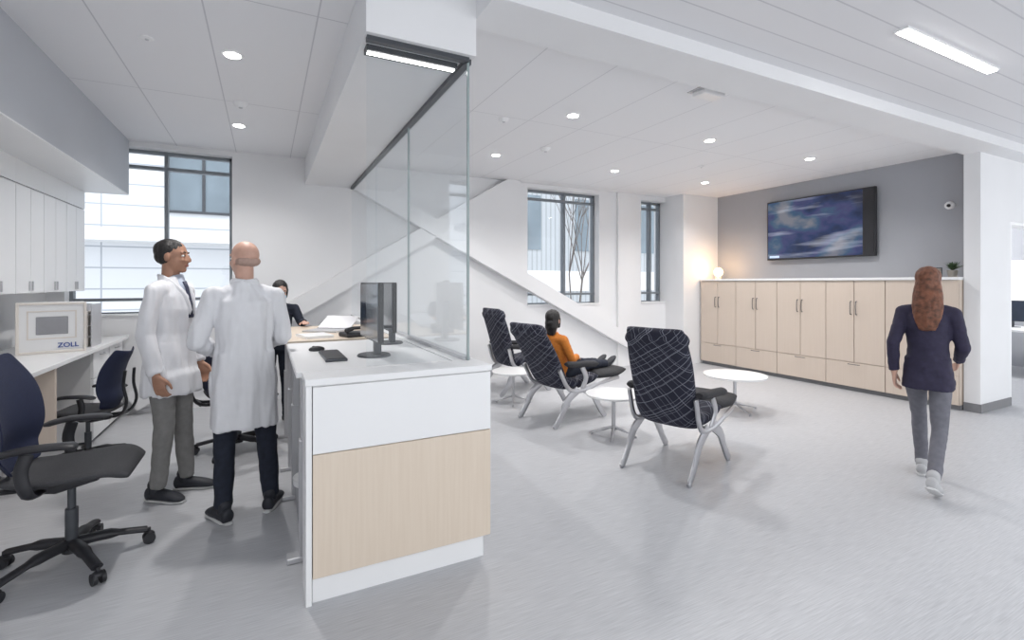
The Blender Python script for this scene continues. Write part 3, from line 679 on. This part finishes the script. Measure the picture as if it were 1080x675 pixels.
person('person with black hair and face mask leaning on the wooden desk',(.11,5.72,0),math.radians(192),.86,SK2,M_navytr,M_navytr,None,
  dict(chest=(0,.05,1.3),neck=(0,.10,1.49),head=(0,.15,1.64),hp=-.3,sh=[(-.175,.09,1.43),(.175,.09,1.43)],el=[(-.23,.2,1.25),(.23,.2,1.25)],wr=[(-.2,.42,1.265),(.2,.42,1.265)],hn=[(0,0,-1),(0,0,-1)],ht=[(1,0,0),(-1,0,0)],curl=.2),'bob',M_blackhair,mask=True,tname='jacket',slim=.9)
M_orange=mat('mustard_knit',(.58,.19,.03),.9,var=.1,vs=40,bump=.3,bs=150)
person('seated person with black hair in mustard sweater resting in recliner',(2.865,4.54,0),math.radians(-76),.93,SK2,M_orange,M_navytr,None,
  dict(pelvis=(0,.02,.55),chest=(0,-.04,.85),neck=(0,-.07,1.01),head=(0,-.05,1.165),hy=math.radians(18),hip=[(-.09,.06,.545),(.09,.06,.545)],kn=[(-.10,.44,.60),(.10,.44,.60)],an=[(-.07,.82,.575),(.08,.83,.575)],fp=[.7,.7],toe=[0,0],
   sh=[(-.17,-.06,.96),(.17,-.06,.96)],el=[(-.22,.03,.71),(.22,.03,.71)],wr=[(-.12,.24,.71),(.10,.24,.72)],hd=[(.7,.5,-.2),(-.7,.6,-.2)],hn=[(0,-.3,-1),(0,-.3,-1)],ht=[(0,1,.2),(0,1,.2)]),'bob',M_blackhair,slim=.88)
M_jack=mat('navy_jacket',(.024,.02,.048),.8,var=.15,vs=30); M_greyleg=mat('heather_grey_leggings',(.15,.15,.175),.85,var=.1,vs=30)
person('walking person with long auburn hair, dark jacket and grey leggings',(4.36,1.79,0),math.radians(-74),.90,SK2,M_jack,M_greyleg,.80,
  dict(pelvis=(0,0,.95),hy=math.radians(5),hip=[(-.08,.01,.92),(.08,-.01,.92)],kn=[(-.08,.2,.54),(.08,-.06,.5)],an=[(-.07,.28,.10),(.075,-.36,.17)],fp=[.08,-.45],toe=[.05,-.05],
   sh=[(-.155,0,1.43),(.155,0,1.43)],el=[(-.21,-.10,1.17),(.21,.03,1.15)],wr=[(-.21,-.05,.92),(.17,.22,1.02)],hp=-.12),'bob',M_auburn,shoe=mat('light_trainers',(.45,.45,.46),.6,var=.05),tname='jacket',long_hair=True,slim=.80)
# ---------------------------------------------------------------- exterior
M_clad=gridmat('white_cladding',(.74,.76,.79),(.42,.45,.5),[(2,.45,.03,0),(0,2.4,.03,.6)],.7)
M_clad2=gridmat('ribbed_grey_cladding',(.50,.53,.56),(.36,.39,.41),[(0,.18,.05,0)],.6)
M_bgl=mat('exterior_window_glass',(.2,.25,.29),.1,var=.2,vs=1)
r=root('neighbouring_building',(-2.5,13,0),0,'white panel-clad building with grey windows across the street','building')
box('facade',(-9,0,-3),(7.5,.6,9),M_clad,r)
for (x_,z_) in ((.6,3.1),(3.2,3.3),(-4.0,3.3),(3.2,-.5)):
    w_=boxes('exterior_window',[((x_,-.03,z_),(x_+1.3,.0,z_+1.6))],M_bgl,r)
    boxes('exterior_frame',[((x_-.05,-.06,z_-.05),(x_,0,z_+1.65)),((x_+1.3,-.06,z_-.05),(x_+1.35,0,z_+1.65)),((x_,-.06,z_+1.6),(x_+1.3,0,z_+1.65)),((x_,-.06,z_-.05),(x_+1.3,0,z_)),((x_+.62,-.06,z_),(x_+.68,0,z_+1.6))],M_dark,w_)
box('canopy',(-9,-.8,2.35),(7.5,0,2.6),M_white,r)
r=root('ribbed_building',(12,14,0),0,'grey building with vertical ribbed cladding seen through windows','building')
box('facade',(-7,0,-3),(14,.6,9),M_clad2,r)
box('facade_band',(-7,-.05,1.2),(14,0,1.9),M_white,r)
for x_ in (-5,-2.4,.2,2.8): box('exterior_window',(x_,-.04,2.6),(x_+1.2,0,4.4),M_bgl,r)
tag(box('street_ground',(-14,7.4,-3.1),(28,14.5,-3),mat('pale_paving',(.5,.5,.5),.9,var=.1)),'pale grey paving outside the windows','ground')
M_bark=mat('bare_bark',(.16,.14,.13),.9,var=.2,vs=20)
bm=bmesh.new()
def branch(p,d,l,r_,dep):
    q=p+d*l; loft(bm,[p,q],[r_,r_*.7],6)
    if dep==0: return
    for k in range(3 if dep>2 else 2):
        nd=(d+V((random.uniform(-.6,.6),random.uniform(-.4,.4),random.uniform(-.1,.4)))).normalized(); branch(q,nd,l*.72,r_*.62,dep-1)
branch(V((0,0,0)),V((.03,0,1)),2.4,.04,5)
o=mk('bare_tree',bm,M_bark); o.location=(6.9,10.2,-3); o.scale=(1,1,1.15); tag(o,'bare leafless young tree standing outside the window','tree')
# ---------------------------------------------------------------- lights
w=bpy.data.worlds.new('world'); S.world=w; w.use_nodes=True
w.node_tree.nodes['Background'].inputs[0].default_value=(.935,.965,1,1); w.node_tree.nodes['Background'].inputs[1].default_value=1.5
sd=bpy.data.lights.new('sun','SUN'); sd.energy=.6; sd.angle=.1; so=bpy.data.objects.new('sun',sd); C.objects.link(so)
so.rotation_euler=(math.radians(35),0,math.radians(10))
ld=bpy.data.lights.new('side_room_light','POINT'); ld.energy=110; ld.shadow_soft_size=.3
lo=bpy.data.objects.new('side_room_light',ld); C.objects.link(lo); lo.location=(10.5,4.6,2.4)
S.view_settings.view_transform='Standard'
S.view_settings.exposure=.3
